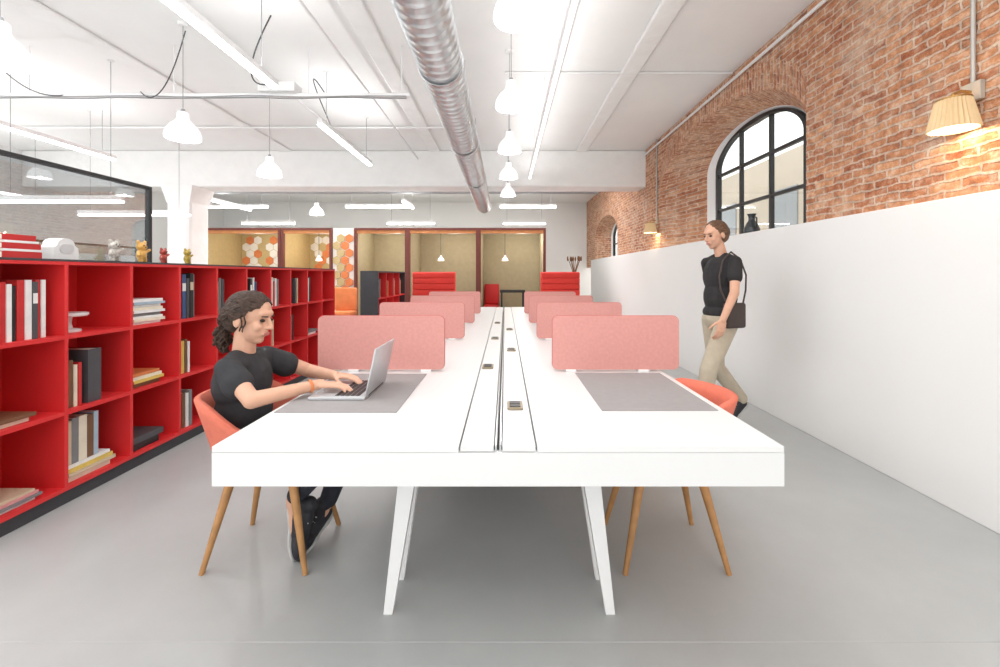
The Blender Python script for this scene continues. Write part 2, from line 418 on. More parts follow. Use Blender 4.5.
# ------------------------------------------------------------------ people
def R_of(f, u):
    f = Vector(f).normalized(); u = Vector(u); u = (u - f*u.dot(f)).normalized(); s = u.cross(f)   # s = left
    return Matrix((f, s, u)).transposed()
def blob(m, name, ma, parent, voxel=.006, it=6, fac=.5):
    o = m.build('tmp', ma, None)
    md = o.modifiers.new('r','REMESH'); md.mode = 'VOXEL'; md.voxel_size = voxel
    sm = o.modifiers.new('s','SMOOTH'); sm.factor = fac; sm.iterations = it
    dg = bpy.context.evaluated_depsgraph_get(); dg.update()
    me = bpy.data.meshes.new_from_object(o.evaluated_get(dg)); me.name = name
    bpy.data.objects.remove(o)
    org = ORG[parent]
    me.transform(Matrix.Translation(-org))
    for p in me.polygons: p.use_smooth = True
    if not me.materials: me.materials.append(ma)
    r = bpy.data.objects.new(name, me); C.objects.link(r); r.parent = parent; ORG[r] = org
    return r
def head(m, c, f, u, neck, k=1.0):
    R = R_of(f, u); c = Vector(c); f = R.col[0]; s = R.col[1]; u = R.col[2]
    P = lambda a, b, d: c + (f*a + s*b + u*d)*k
    E = lambda a, b, d, r: m.ell(P(a,b,d), [x*k for x in r], R)
    E(-.005,0,.03,(.094,.074,.088)); E(.022,0,-.04,(.068,.056,.072)); E(.052,0,-.092,(.026,.026,.022))
    E(.07,0,.03,(.024,.05,.022))
    for q in (-1,1): E(.058,q*.034,-.028,(.026,.022,.026)); E(-.01,q*.076,-.012,(.02,.008,.031))
    m.cap(P(.088,0,.008),.008*k,P(.106,0,-.03),.0115*k)
    for q in (-1,1): E(.094,q*.012,-.034,(.009,.008,.007))
    E(.082,0,-.062,(.012,.024,.012))
    m.cap(neck,.05*k,P(-.012,0,-.055),.045*k)
    return P, R
def face_parts(body, P, R, k=1.0, hm=None):
    for q in (-1,1):
        MB().ell(P(.079,q*.031,-.0),(.011*k,.013*k,.0075*k),R).build('eye', M_eye, body, smooth=True)
    m = MB()
    for q in (-1,1): m.cap(P(.0925,q*.018,.019),.0035*k,P(.083,q*.046,.02),.0025*k)
    m.build('eyebrows', hm, body, smooth=True)
    MB().ell(P(.091,0,-.059),(.006*k,.023*k,.0042*k),R).ell(P(.0905,0,-.066),(.006*k,.02*k,.0045*k),R).build('lips', M_lip, body, smooth=True)
def hand(m, wrist, f, u, thumb, curl=(12,22,18), k=1.0, spread=.05):
    f = Vector(f).normalized(); u = Vector(u); u = (u-f*u.dot(f)).normalized(); s = u.cross(f)*thumb; w = Vector(wrist)
    m.ell(w+f*.045*k, (.05*k,.038*k,.014*k), Matrix((f,s,u)).transposed())
    L = [(.028,.090,(.040,.025,.020),.0088),(.009,.094,(.044,.028,.021),.009),(-.010,.090,(.041,.026,.020),.0086),(-.028,.083,(.032,.020,.018),.0076)]
    for i, (so, fo, seg, r) in enumerate(L):
        base = w + (s*so*.75 + f*.015)*k; p = w + (s*so + f*fo)*k
        m.cap(base, .013*k, p, (r+.0015)*k, 10)
        ang = 0; d0 = (f + s*so*spread*20*.3).normalized()
        for q in range(3):
            ang += math.radians(curl[q]); d = d0*math.cos(ang) - u*math.sin(ang)
            e = p + d*seg[q]*k; m.cap(p, r*(1-.08*q)*k, e, r*(1-.08*(q+1))*k, 10); p = e
    p = w + (f*.02 + s*.022)*k; d = (f*.62 + s*.74 - u*.25).normalized()
    for q, (l, r) in enumerate(((.04,.012),(.03,.0098),(.024,.009))):
        e = p + d*l*k; m.cap(p, r*k, e, r*.92*k, 10); p = e; d = (d + f*.35 - u*.08).normalized()
rr = random.Random(3)
def strands(m, P, n, r, th1=168, layers=2, hl=34, drop=.02, wav=1):
    for L_ in range(layers):
        for i in range(n):
            be = math.radians(-112+224*(i+.5*L_)/(n-1)); start = hl if abs(be) < 1.0 else hl+(abs(be)-1.0)*52
            ph = rr.uniform(0,6.28); am = rr.uniform(.02,.05)*wav; pts = []
            for q in range(15):
                th = math.radians(start+(th1-start)*q/14); b2 = be+am*2.2*math.sin(ph+q*.95)
                k = 1.0+.03*L_+am*math.sin(ph*2+q*.8)
                pts.append(P(-.024+.1*k*math.cos(th), .083*k*math.sin(th)*math.sin(b2), .033+.092*k*math.sin(th)*math.cos(b2)-drop*(q/14)**2))
            m.tube(pts, r*rr.uniform(.8,1.25), 6)
def shoe(parent, heel, toe, n, laces=True):
    heel = Vector(heel); toe = Vector(toe); f = (toe-heel).normalized(); n = Vector(n); n = (n-f*n.dot(f)).normalized(); s = f.cross(n); L = (toe-heel).length
    RR = Matrix((f,s,-n)).transposed()
    T = lambda a, b, c: heel + f*a*L + s*b - n*c
    m = MB()
    m.cap(T(.08,0,.045),.036,T(.12,0,.085),.04); m.cap(T(.1,0,.038),.036,T(.55,0,.04),.040); m.cap(T(.3,0,.07),.036,T(.62,0,.045),.034)
    m.cap(T(.55,0,.034),.038,T(.9,0,.028),.03); m.ell(T(.78,0,.03),(.07,.043,.032),RR)
    o = blob(m,'shoe',M_shoe,parent,.005,5)
    m = MB(); m.ell(T(.72,0,.006),(.085,.046,.014),RR); m.ell(T(.22,0,.006),(.075,.038,.014),RR); m.ell(T(.45,0,.006),(.1,.036,.013),RR)
    blob(m,'sole',M_sole,o,.005,3)
    m = MB()
    for k in range(4): m.cap(T(.42+.08*k,-.022,.088-.012*k),.003,T(.45+.08*k,.022,.088-.012*k),.003,8)
    m.build('laces', M_sole, o, smooth=True)
    return o

# seated woman --------------------------------------------------------------
w = thing('person', 'seated woman in black t-shirt with dark wavy tied hair typing on laptop', 'person', (-1.18,2.07,0))
HC = Vector((-1.175,2.05,1.085)); NB = Vector((-1.21,2.06,.925)); Kh = 1.0
SR = Vector((-1.19,1.908,.876)); SL = Vector((-1.19,2.212,.876))
ER = Vector((-1.035,1.815,.768)); EL = Vector((-1.015,2.33,.775))
WR = Vector((-.835,1.985,.791)); WL = Vector((-.835,2.17,.791))
m = MB()
P, R = head(m, HC, (.97,-.06,-.16), (.15,0,1), NB, Kh)
m.ell((-1.21,2.06,.80),(.095,.14,.12)); m.ell((-1.2,2.06,.66),(.085,.12,.12)); m.ell((-1.17,2.06,.55),(.095,.15,.085))
m.cap(SR,.04,SL,.04)
for s_, e_, w_ in ((SR,ER,WR),(SL,EL,WL)):
    m.cap(s_,.043,e_,.034); m.cap(e_,.035,w_+(w_-e_).normalized()*.01,.023)
hand(m, WR, (.96,.12,-.05), (.05,0,1), 1, (14,24,20), .92)
hand(m, WL, (.96,-.12,-.05), (.05,0,1), -1, (14,24,20), .92)
hipR = Vector((-1.13,1.98,.525)); hipL = Vector((-1.13,2.14,.525)); knR = Vector((-.74,1.99,.525)); knL = Vector((-.74,2.19,.525))
anR = Vector((-.965,2.025,.26)); anL = Vector((-.885,2.2,.14))
for h_, k_, a_ in ((hipR,knR,anR),(hipL,knL,anL)):
    m.cap(h_,.065,k_,.05); m.cap(k_,.048,a_,.03)
m.cap(anR,.03,(-.945,1.995,.09),.024); m.cap(anL,.028,(-.905,2.1,.07),.024)
body = blob(m, 'body', M_skin, w, .0042, 4)
face_parts(body, P, R, Kh, M_hair)
m = MB()
m.ell((-1.213,2.06,.79),(.113,.160,.138)); m.ell((-1.208,2.06,.66),(.112,.148,.13)); m.ell((-1.185,2.06,.555),(.124,.17,.07))
m.cap(SR,.05,SL,.05)
m.cap(NB+Vector((-.005,-.05,-.032)),.05,SR,.045); m.cap(NB+Vector((-.005,.05,-.032)),.05,SL,.045)
for s_, e_ in ((SR,ER),(SL,EL)): m.cap(s_,.053,s_.lerp(e_,.42)+Vector((0,0,-.008)),.064)
blob(m, 't_shirt', M_tee, w, .006, 8)
m = MB(); m.ell((-1.16,2.06,.535),(.135,.178,.085))
for h_, k_, a_ in ((hipR,knR,anR),(hipL,knL,anL)):
    m.cap(h_,.078,k_,.06); m.cap(k_,.06,k_.lerp(a_,.92),.043)
blob(m, 'trousers', M_jean, w, .007, 6)
shoe(w, (-.985,2.035,.245), (-.945,1.985,.014), (-1,0,-.3))
shoe(w, (-.885,2.235,.075), (-.93,2.0,.012), (0,-.25,-1))
m = MB()
m.ell(P(-.024,0,.034),(.095,.08,.087),R); m.ell(P(-.058,0,-.022),(.056,.072,.06),R)
strands(m, P, 64, .0038, 172, 3, 31, .085, 1.3)
for i in range(50):
    x0 = rr.uniform(-.028,.028); ph = rr.uniform(0,6.28); L_ = rr.uniform(.10,.17); xo = rr.uniform(-.015,.015); pts = []
    for q in range(14):
        t_ = q/13; pts.append(P(-.098+xo*(.6+t_)-.014*math.sin(t_*2.6)+.008*math.sin(ph+q*1.1), x0*(.6+.7*math.sin(t_*2.6))+.008*math.cos(ph+q*1.0), -.02-L_*t_))
    m.tube(pts, .0038*rr.uniform(.8,1.3), 6)
for q in (-1,1):
    for o_ in (.012,.026):
        m.tube([P(o_+.006*math.sin(i*1.2+o_*60), q*(.077+.005*math.cos(i+o_*90)), .055-.0125*i) for i in range(10)], .004, 6)
blob(m, 'hair', M_hair, w, .0024, 2, .3)
m = MB(); m.lathe([(.027,-.006),(.031,0),(.027,.006)],n=20,); br = m.build('bracelet', M_orange)
dv = (WR-ER).normalized()
br.parent = w; br.location = WR.lerp(ER,.12)-ORG[w]; br.rotation_euler = dv.to_track_quat('Z','Y').to_euler()

# walking person ------------------------------------------------------------
B0 = Vector((1.80,3.72,0)); fw = Vector((-.95,-.31,0)).normalized(); rt = Vector((fw.y,-fw.x,0)); up = Vector((0,0,1))
p2 = thing('person', 'standing person in black t-shirt and khaki trousers walking beside the white wall', 'person', B0)
Q = lambda a, b, z: B0 + fw*a + rt*b + up*z
Rb = R_of(fw, up)
m = MB()
P, R = head(m, Q(.05,0,1.615), (fw+Vector((0,0,-.2))), up, Q(-.01,0,1.45), .98)
m.ell(Q(0,0,1.28),(.095,.135,.16),Rb); m.ell(Q(0,0,1.08),(.085,.12,.15),Rb); m.ell(Q(0,0,.93),(.095,.14,.11),Rb)
m.cap(Q(-.01,.14,1.39),.04,Q(-.01,-.14,1.39),.04)
arms = ((Q(-.01,.16,1.385),Q(-.13,.20,1.14),Q(-.16,.18,.92)), (Q(.0,-.16,1.385),Q(.07,-.22,1.14),Q(.19,-.225,.93)))
for s_, e_, w_ in arms: m.cap(s_,.043,e_,.035); m.cap(e_,.036,w_,.025)
hand(m, arms[0][2], (fw*.1-up), (rt+fw*.2), 1, (14,22,16))
hand(m, arms[1][2], (fw*.25-up*.95), (-rt+fw*.2), -1, (20,30,24))
legs = ((Q(0,.085,.90),Q(-.04,.085,.49),Q(-.32,.085,.19)), (Q(0,-.085,.90),Q(.20,-.085,.51),Q(.27,-.085,.10)))
for h_, k_, a_ in legs: m.cap(h_,.072,k_,.05); m.cap(k_,.048,a_,.033)
m.cap(legs[0][2],.03,legs[0][2]+fw*.07-up*.08,.024); m.cap(legs[1][2],.03,legs[1][2]+fw*.1-up*.05,.024)
body = blob(m, 'body', M_skin, p2, .0048, 4)
face_parts(body, P, R, .98, M_hair2)
m = MB()
m.ell(Q(0,0,1.27),(.116,.155,.17),Rb); m.ell(Q(0,0,1.1),(.113,.15,.17),Rb); m.ell(Q(0,0,.97),(.117,.158,.08),Rb)
m.cap(Q(-.01,.14,1.385),.05,Q(-.01,-.14,1.385),.05)
for q in (-1,1): m.cap(Q(-.012,q*.05,1.415),.05,Q(-.01,q*.15,1.385),.045)
for s_, e_, w_ in arms: m.cap(s_,.05,s_.lerp(e_,.5),.056)
blob(m, 't_shirt', M_tee2, p2, .007, 8)
m = MB(); m.ell(Q(0,0,.92),(.112,.155,.12),Rb)
for h_, k_, a_ in legs: m.cap(h_,.088,k_,.068); m.cap(k_,.068,k_.lerp(a_,.97),.054)
blob(m, 'trousers', M_khaki, p2, .008, 8)
shoe(p2, Q(-.37,.085,.14), Q(-.20,.085,.012), (-fw*.6-up))
shoe(p2, Q(.22,-.085,.012), Q(.48,-.085,.012), (0,0,-1))
m = MB(); m.ell(P(-.024,0,.036),(.096,.081,.086),R); m.ell(P(-.055,0,-.02),(.056,.074,.062),R)
strands(m, P, 30, .006, 172, 1, 40, .06)
blob(m, 'hair', M_hair2, p2, .004, 3)
bg_ = thing('shoulder_bag', 'dark brown shoulder bag tucked at the hip of the walking person', 'bag', Q(.06,-.19,.80))
Mb = Matrix.Translation(Q(.05,-.205,.96)) @ Rb.to_4x4()
M_bag = mat('dark_brown_leather',(66,54,50),.6,var=.1)
MB().obox(Mb,.19,.05,.20,.02,3).build('bag_body', M_bag, bg_, smooth=True)
MB().obox(Mb @ Matrix.Translation((0,-.026,.035)),.18,.012,.12,.005).build('flap', mat('brown_leather_flap',(80,64,56),.6,var=.1), bg_, smooth=True)
MB().tube([Q(-.035,-.2,1.05),Q(-.095,-.17,1.16),Q(-.125,-.145,1.28),Q(-.09,-.12,1.41),Q(-.005,-.11,1.468),Q(.08,-.115,1.40),Q(.122,-.12,1.27),Q(.13,-.14,1.16),Q(.12,-.2,1.05)],.007,8).build('strap', M_bag, bg_, smooth=True)

# ------------------------------------------------------------------ red bookcase
XF = -2.44; XK = -2.80; Y0 = 2.041; PB = .432; NB_ = 10
ROWZ = [.10,.522,.944]; ZT = 1.367
bc = thing('bookcase', 'long red open bookcase with square cells and black plinth along the left', 'bookcase', ((XF+XK)/2,Y0+NB_*PB/2,0))
YE = Y0+NB_*PB
MB().box(XK,XF-.02,Y0-.012,YE+.012,0,.078).build('plinth', M_dark, bc)
MB().box(XK,XK+.012,Y0-.01,YE+.01,.079,ZT-.012).build('back_panel', M_red, bc)
for z in ROWZ: MB().box(XK+.012,XF,Y0-.011,YE+.011,z-.022,z).build('shelf', M_red, bc)
MB().box(XK-.002,XF+.002,Y0-.014,YE+.014,ZT-.012,ZT,.001).build('top_board', M_dark, bc)
MB().box(XK+.012,XF,Y0-.011,YE+.011,ZT-.03,ZT-.0125).build('top_shelf', M_red, bc)
for k in range(NB_+1):
    y = Y0+k*PB
    u = MB()
    for r in range(3):
        z1 = (ROWZ+[ZT-.008])[r+1]-.022
        u.box(XK+.012,XF,y-.011,y+.011,ROWZ[r],z1)
    u.build('upright', M_red, bc)
MB().box(XK,XF,YE+.0115,YE+.0135,.079,ZT-.013).build('end_panel', M_dark, bc)
# ------------------------------------------------------------------ books
COL = {'red':(196,44,44),'white':(236,236,235),'black':(40,40,42),'grey':(128,128,130),'charcoal':(78,78,82),'beige':(208,190,162),'blue':(60,84,130),'yellow':(222,192,98),'orange':(216,126,72),'brown':(120,84,60),'green':(92,124,88),'blue-grey':(170,190,206),'cream':(232,224,204),'pink':(218,148,148)}
def bmat(c): return mat('book_cover_'+c.replace('-','_'), COL[c], .55, var=.06, scale=14)
def book_up(y, t, h, d, z, c, label, group, xf=XF-.03, band=None):
    m = MB(); m.box(xf-.003,xf,y,y+t,z,z+h); m.box(xf-d,xf-.003,y,y+.0025,z,z+h); m.box(xf-d,xf-.003,y+t-.0025,y+t,z,z+h)
    o = tag(m.build('book', bmat(c), origin=(xf-d/2,y+t/2,z)), label, 'book', group)
    MB().box(xf-d+.005,xf-.0035,y+.0027,y+t-.0027,z+.003,z+h-.004).build('pages', M_paper, o)
    if band: MB().box(xf,xf+.0006,y+.001,y+t-.001,z+h*.62,z+h*.8).build('spine_label', bmat(band), o)
    return o
def book_flat(y, w_, t, d, z, c, label, group, xf=XF-.03):
    m = MB(); m.box(xf-.003,xf,y,y+w_,z,z+t); m.box(xf-d,xf-.003,y,y+w_,z,z+.0025); m.box(xf-d,xf-.003,y,y+w_,z+t-.0025,z+t)
    o = tag(m.build('book', bmat(c), origin=(xf-d/2,y+w_/2,z)), label, 'book', group)
    MB().box(xf-d+.004,xf-.0035,y+.004,y+w_-.004,z+.0027,z+t-.0027).build('pages', M_paper, o)
    return o
BAY = ['leftmost bay']+[o+' bay from the left' for o in ORD[1:]]
ROWN = ['bottom','middle','top']
def row_up(b, r, specs, y_off=.012):
    y = Y0+b*PB+.011+y_off
    for i, s_ in enumerate(specs):
        t, h, c = s_[:3]; band = s_[3] if len(s_) > 3 else None
        book_up(y, t, h, .2+.06*((i*7) % 5)/5, ROWZ[r]+.0005, c, '%s upright book, %s from the left in the %s row, %s' % (c, ORD[i], ROWN[r], BAY[b]), 'upright books in the %s row, %s' % (ROWN[r], BAY[b]), XF-.03-.02*((i*3) % 4)/4, band)
        y += t+.0012
    return y
def row_flat(b, r, specs, y_off=.03, w_=.22):
    z = ROWZ[r]+.0005; n = len(specs)
    for i, (t, c) in enumerate(specs):
        pos = 'bottommost' if i == 0 and n > 1 else ('topmost' if i == n-1 else ORD[i]+' up')
        lab = '%s book lying flat, %s in its stack, %s row, %s' % (c, pos, ROWN[r], BAY[b]) if n > 1 else '%s book lying flat alone in the %s row, %s' % (c, ROWN[r], BAY[b])
        j = .012*((i*5) % 3-1)
        book_flat(Y0+b*PB+.013+y_off+j, w_, t, .25, z, c, lab, 'flat books in the %s row, %s' % (ROWN[r], BAY[b]), XF-.03+j*.6)
        z += t+.0006
row_up(0,2,[(.03,.29,'charcoal','white'),(.04,.30,'white'),(.035,.28,'black','red'),(.03,.30,'red'),(.022,.29,'white'),(.03,.28,'black'),(.035,.31,'red'),(.03,.31,'white'),(.025,.30,'charcoal','white'),(.025,.31,'red'),(.022,.31,'white')])
row_flat(2,2,[(.018,'white'),(.02,'cream'),(.016,'white'),(.02,'grey'),(.018,'white'),(.02,'cream'),(.018,'white'),(.016,'blue-grey'),(.02,'white')],.02,.27)
row_up(3,2,[(.035,.33,'charcoal','white'),(.03,.32,'black'),(.04,.34,'blue','white'),(.03,.31,'charcoal'),(.035,.35,'black','beige'),(.03,.34,'grey')],.0)
row_up(4,2,[(.03,.3,'white'),(.03,.28,'beige'),(.03,.31,'grey'),(.03,.3,'charcoal')])
row_up(5,2,[(.03,.3,'black','white'),(.025,.28,'orange'),(.03,.31,'white'),(.03,.27,'blue')],.1)
row_up(6,2,[(.03,.28,'white'),(.035,.31,'cream'),(.025,.27,'red'),(.03,.3,'white'),(.03,.29,'grey')],.05)
row_up(7,2,[(.035,.3,'charcoal'),(.03,.27,'white'),(.03,.3,'beige')],.15)
row_up(8,2,[(.03,.3,'white'),(.03,.28,'green'),(.03,.31,'black')],.06)
row_up(1,1,[(.02,.26,'beige'),(.02,.25,'white'),(.025,.27,'brown'),(.02,.24,'cream'),(.02,.25,'red')],.0)
book_up(Y0+PB+.16,.085,.315,.28,ROWZ[1]+.0005,'charcoal','thick charcoal box file beside small books in the middle row, second bay','box files')
row_flat(2,1,[(.028,'brown'),(.02,'yellow'),(.022,'cream'),(.02,'orange')],.02,.26)
row_up(3,1,[(.025,.26,'white'),(.03,.27,'beige','brown'),(.03,.25,'yellow'),(.025,.26,'brown'),(.02,.24,'white')],.0)
row_up(5,1,[(.03,.28,'red'),(.03,.27,'grey'),(.03,.29,'white')],.1)
row_up(6,1,[(.03,.3,'orange'),(.03,.26,'white'),(.03,.28,'beige')],.03)
row_up(7,1,[(.035,.3,'white'),(.03,.28,'brown'),(.03,.3,'black')],.03)
row_flat(8,1,[(.03,'white'),(.03,'grey')],.05,.26)
row_flat(0,1,[(.022,'cream'),(.018,'brown')],.07,.2)
row_flat(0,0,[(.015,'white'),(.014,'grey'),(.014,'pink'),(.012,'beige')],.07,.23)
row_flat(1,0,[(.03,'cream'),(.02,'beige'),(.022,'yellow'),(.018,'white')],.013,.3)
zst = ROWZ[0]+.094
for i, (t, h, c) in enumerate(((.045,.25,'beige'),(.04,.26,'grey'),(.05,.26,'cream'),(.04,.25,'brown'),(.03,.26,'blue-grey'))):
    book_up(Y0+PB+.03+sum((.045,.04,.05,.04,.03)[:i])+.002*i,t,h,.24,zst,c,'%s book standing on the flat stack, %s from left, bottom row, second bay' % (c, ORD[i]),'books standing on a stack in the bottom row',XF-.045)
row_flat(2,0,[(.05,'black'),(.04,'charcoal')],.013,.26)
row_up(3,0,[(.03,.27,'beige'),(.03,.26,'cream'),(.035,.27,'brown'),(.03,.26,'white'),(.03,.28,'grey')],.0)
row_flat(4,0,[(.03,'beige'),(.03,'white'),(.03,'cream')],.04,.26)
row_up(5,0,[(.03,.28,'white'),(.03,.26,'grey')],.1)
so = thing('cake_stand', 'white footed ornament stand in the top row, second bay from the left', 'stand', (XF-.14,Y0+PB+.15,ROWZ[2]+.0005))
l0 = ORG[so]
MB().lathe([(.001,0),(.06,0),(.06,.014),(.022,.022),(.016,.05),(.02,.085),(.03,.092)],l0,32).build('foot', M_table, so, smooth=True)
MB().lathe([(.001,.09),(.085,.092),(.092,.10),(.092,.112),(.085,.114),(.001,.108)],l0,36).build('plate', M_table, so, smooth=True)
for i, (t, c, w_) in enumerate(((.034,'red',.19),(.012,'white',.18),(.03,'red',.185),(.012,'white',.17),(.03,'red',.16))):
    z = ZT+.0005+sum((.034,.012,.03,.012,.03)[:i])+.0006*i
    book_flat(2.21+.004*(i % 2),w_,t,.2,z,c,'%s book lying flat on the bookcase top, %s in its stack' % (c, ['bottommost','second up','third up','fourth up','topmost'][i]),'red and white books stacked on the bookcase top',XF-.06)
op_ = thing('white_ornament', 'white arched ornament standing on the bookcase beside the red books', 'ornament', (XF-.13,2.565,ZT))
pts = [(2.49,ZT+.0005),(2.64,ZT+.0005),(2.635,ZT+.07)]+[(2.565+.05*math.cos(a)+.0,ZT+.085+.04*math.sin(a)) for a in [PI*k/10 for k in range(11)]]+[(2.495,ZT+.07)]
MB().prism_x(pts,XF-.18,XF-.09).build('body', M_table, op_, smooth=True, angle=35)
MB().prism_x(rrect(2.525,2.605,ZT+.04,ZT+.09,.02),XF-.09,XF-.086).build('face', mat('pale_grey_face',(204,204,206),.4), op_)
def figurine(y, h, c, c2, label):
    l = Vector((XF-.12,y,ZT+.0005)); t = thing('figurine', label, 'figurine', l, 'small figurines on the bookcase top')
    k = h/.16; m = MB()
    m.ell(l+Vector((0,0,.052))*k,(.03*k,.034*k,.04*k)); m.ell(l+Vector((0,0,.112))*k,(.03*k,.036*k,.03*k))
    for q in (-1,1):
        m.ell(l+Vector((0,q*.028,.142))*k,(.01*k,.014*k,.016*k)); m.cap(l+Vector((.008,q*.018,.012))*k,.015*k,l+Vector((.004,q*.02,.03))*k,.016*k)
        m.cap(l+Vector((.005,q*.032,.075))*k,.011*k,l+Vector((.02,q*.045,.05+.04*(q>0)))*k,.01*k)
    b = blob(m,'figure_body',mat('figurine_'+c2,c,.35,var=.45 if c2 == 'speckled' else .25,scale=60),t,.004,3)
    m = MB()
    for q in (-1,1): m.ell(l+Vector((.028,q*.013,.118))*k,(.004*k,.004*k,.005*k),None,8,6)
    m.ell(l+Vector((.031,0,.107))*k,(.004*k,.006*k,.004*k),None,8,6); m.build('face', M_black, t)
    MB().lathe([(.001,0),(.036*k,0),(.036*k,.006*k),(.001,.006*k)],l,24).build('base', M_black, t, smooth=True)
figurine(2.91,.15,(190,184,176),'speckled','grey and white speckled ear-topped figurine, leftmost on the bookcase')
figurine(3.13,.16,(214,164,86),'gold','gold figurine second from the left on the bookcase')
figurine(3.33,.12,(170,70,60),'maroon','short dark red figurine third from the left on the bookcase')
figurine(3.58,.13,(180,154,66),'olive','olive and gold figurine rightmost on the bookcase by the column')

# ------------------------------------------------------------------ glass partition on the left
gp = thing('glass_partition', 'black framed glass partition standing behind the red bookcase', 'partition', (-2.9,2.3,0))
MB().box(-2.93,-2.89,.6,3.64,1.975,2.0).build('top_rail', M_black, gp)
MB().box(-2.93,-2.89,.6,3.64,0,.06).build('bottom_rail', M_black, gp)
for y in (.6,3.615): MB().box(-2.93,-2.89,y,y+.025,.06,1.975).build('post', M_black, gp)
MB().box(-2.915,-2.905,.625,3.615,.06,1.975).build('glass_pane', M_pglass, gp)
gp2 = thing('glass_partition', 'far glass partition with black rails seen through the nearer glass', 'partition', (-6.2,4.0,0))
MB().box(-6.22,-6.18,.6,7.5,1.72,1.75).build('top_rail', M_black, gp2)
MB().box(-6.22,-6.18,.6,7.5,0,.06).build('bottom_rail', M_black, gp2)
for y in (.6,2.9,5.2,7.47): MB().box(-6.22,-6.18,y,y+.03,.06,1.72).build('post', M_black, gp2)
MB().box(-6.205,-6.195,.63,7.47,.06,1.72).build('glass_pane', M_pglass, gp2)

# ------------------------------------------------------------------ ceiling services
def duct():
    t = thing('spiral_duct', 'round galvanised spiral ventilation duct hung under the ceiling', 'duct', (-.42,4,2.66))
    m = MB(); n = 28; r0 = .138; y = -.6; rings = []
    pitch = .085
    while y <= 8.9:
        ring = []
        for i in range(n):
            ph = (y/pitch - i/n) % 1.0; rr_ = r0 + (.009*(1-abs(ph-.5)/.2) if abs(ph-.5) < .2 else 0)
            a = 2*PI*i/n; ring.append(Vector((-.42+rr_*math.cos(a), y, 2.66+rr_*math.sin(a))))
        rings.append(ring); y += .0075
    m.faces_from_rings(rings, True, True); m.build('tube', M_steel, t, smooth=True, angle=75)
    for y in (1.2,2.9,4.6,6.3):
        o = MB().lathe([(.148,-.015),(.153,-.015),(.153,.015),(.148,.015)],n=32).build('strap', M_alu)
        o.parent = t; o.rotation_euler = (PI/2,0,0); o.location = (0,y-4,0)
        MB().cyl((-.42,y,2.80),(-.42,y,ZC),.005,n=8).build('hanger', M_alu, t)
duct()
def pendant(D, z, label, grp):
    t = thing('pendant_lamp', label, 'lamp', (0,0,0), grp); k = D/.24
    prof = [(.118,0),(.12,.006),(.118,.03),(.108,.065),(.085,.10),(.058,.125),(.042,.145),(.037,.165),(.037,.195),(.03,.2),(.001,.2)]
    inn = [(.026,.19),(.036,.145),(.054,.12),(.081,.095),(.103,.062),(.113,.03),(.114,.0)]
    m = MB(); m.lathe([(r*k,zz*k) for r, zz in inn+prof],n=36); m.build('shade', M_lamp, t, smooth=True)
    MB().ell((0,0,.075*k),(.032*k,.032*k,.04*k)).build('bulb', M_bulb, t, smooth=True)
    MB().cyl((0,0,.2*k),(0,0,.225*k),.018*k,.012*k).build('socket_cap', M_grey, t, smooth=True)
    MB().cyl((0,0,.22*k),(0,0,ZC-z-.02),.003,n=6).build('cord', M_grey, t)
    MB().cyl((0,0,ZC-z-.025),(0,0,ZC-z),.04,.045).build('canopy', M_leg, t, smooth=True)
    t.location = (0,0,z); return t
CY = (2.13,3.25,4.4,5.6,6.85)
p0 = pendant(.235,2.50,'white bell pendant lamp over the desk centre, first from the front','white bell pendants in a row over the desk'); p0.location = (.06,CY[0],2.50)
for k, y in enumerate(CY[1:]): dup(p0,(.045,y,2.50),None,'white bell pendant lamp over the desk centre, %s from the front' % ORD[k+1])
p1 = pendant(.28,2.48,'white bell pendant lamp cut by the left edge of the picture','white bell pendants over the bookcase'); p1.location = (-2.865,2.52,2.48)
dup(p1,(-2.84,3.92,2.48),None,'white bell pendant lamp above the red bookcase near the glass corner')
dup(p1,(-2.86,5.4,2.48),None,'white bell pendant lamp above the far half of the red bookcase')
dup(p1,(-3.75,8.85,2.48),None,'small distant white bell pendant lamp in front of the booths')
def uplight(x, y, z, sx, sy, e):  # added upward area light on a fixture's top, brightens the ceiling
    l = bpy.data.lights.new('added_uplight','AREA'); l.shape = 'RECTANGLE'; l.size = sx; l.size_y = sy; l.energy = e
    o = bpy.data.objects.new('added_uplight',l); C.objects.link(o); o.location = (x,y,z); o.rotation_euler = (PI,0,0)
def led(p, L_, axis, label, up=2.9):
    t = thing('linear_light', label, 'light', p, 'slim linear ceiling lights'); p = Vector(p); h = L_/2
    if axis == 'y':
        MB().box(p.x-.028,p.x+.028,p.y-h,p.y+h,p.z,p.z+.05).build('housing', M_leg, t)
        MB().box(p.x-.03,p.x+.03,p.y-h+.01,p.y+h-.01,p.z-.025,p.z-.0005,.008).build('diffuser', M_led, t)
        uplight(p.x,p.y,p.z+.056,.05,L_*.95,up*L_)
    else:
        MB().box(p.x-h,p.x+h,p.y-.028,p.y+.028,p.z,p.z+.05).build('housing', M_leg, t)
        MB().box(p.x-h+.01,p.x+h-.01,p.y-.03,p.y+.03,p.z-.025,p.z-.0005,.008).build('diffuser', M_led, t)
        uplight(p.x,p.y,p.z+.056,L_*.95,.05,up*L_)
    for q in (-1,1):
        b = p + (Vector((0,q*h*.8,0)) if axis == 'y' else Vector((q*h*.8,0,0)))
        MB().cyl((b.x,b.y,p.z+.05),(b.x,b.y,ZC-.01),.003,n=6).build('suspension_wire', M_grey, t)
        MB().cyl((b.x,b.y,ZC-.012),(b.x,b.y,ZC),.03,.03,12).build('ceiling_cap', M_leg, t)
led((-1.95,2.72,2.88),2.1,'y','bright linear light running from the top edge above the bookcase aisle')
led((-1.95,5.55,2.88),1.75,'y','bright linear light behind the nearer one, left of the duct')
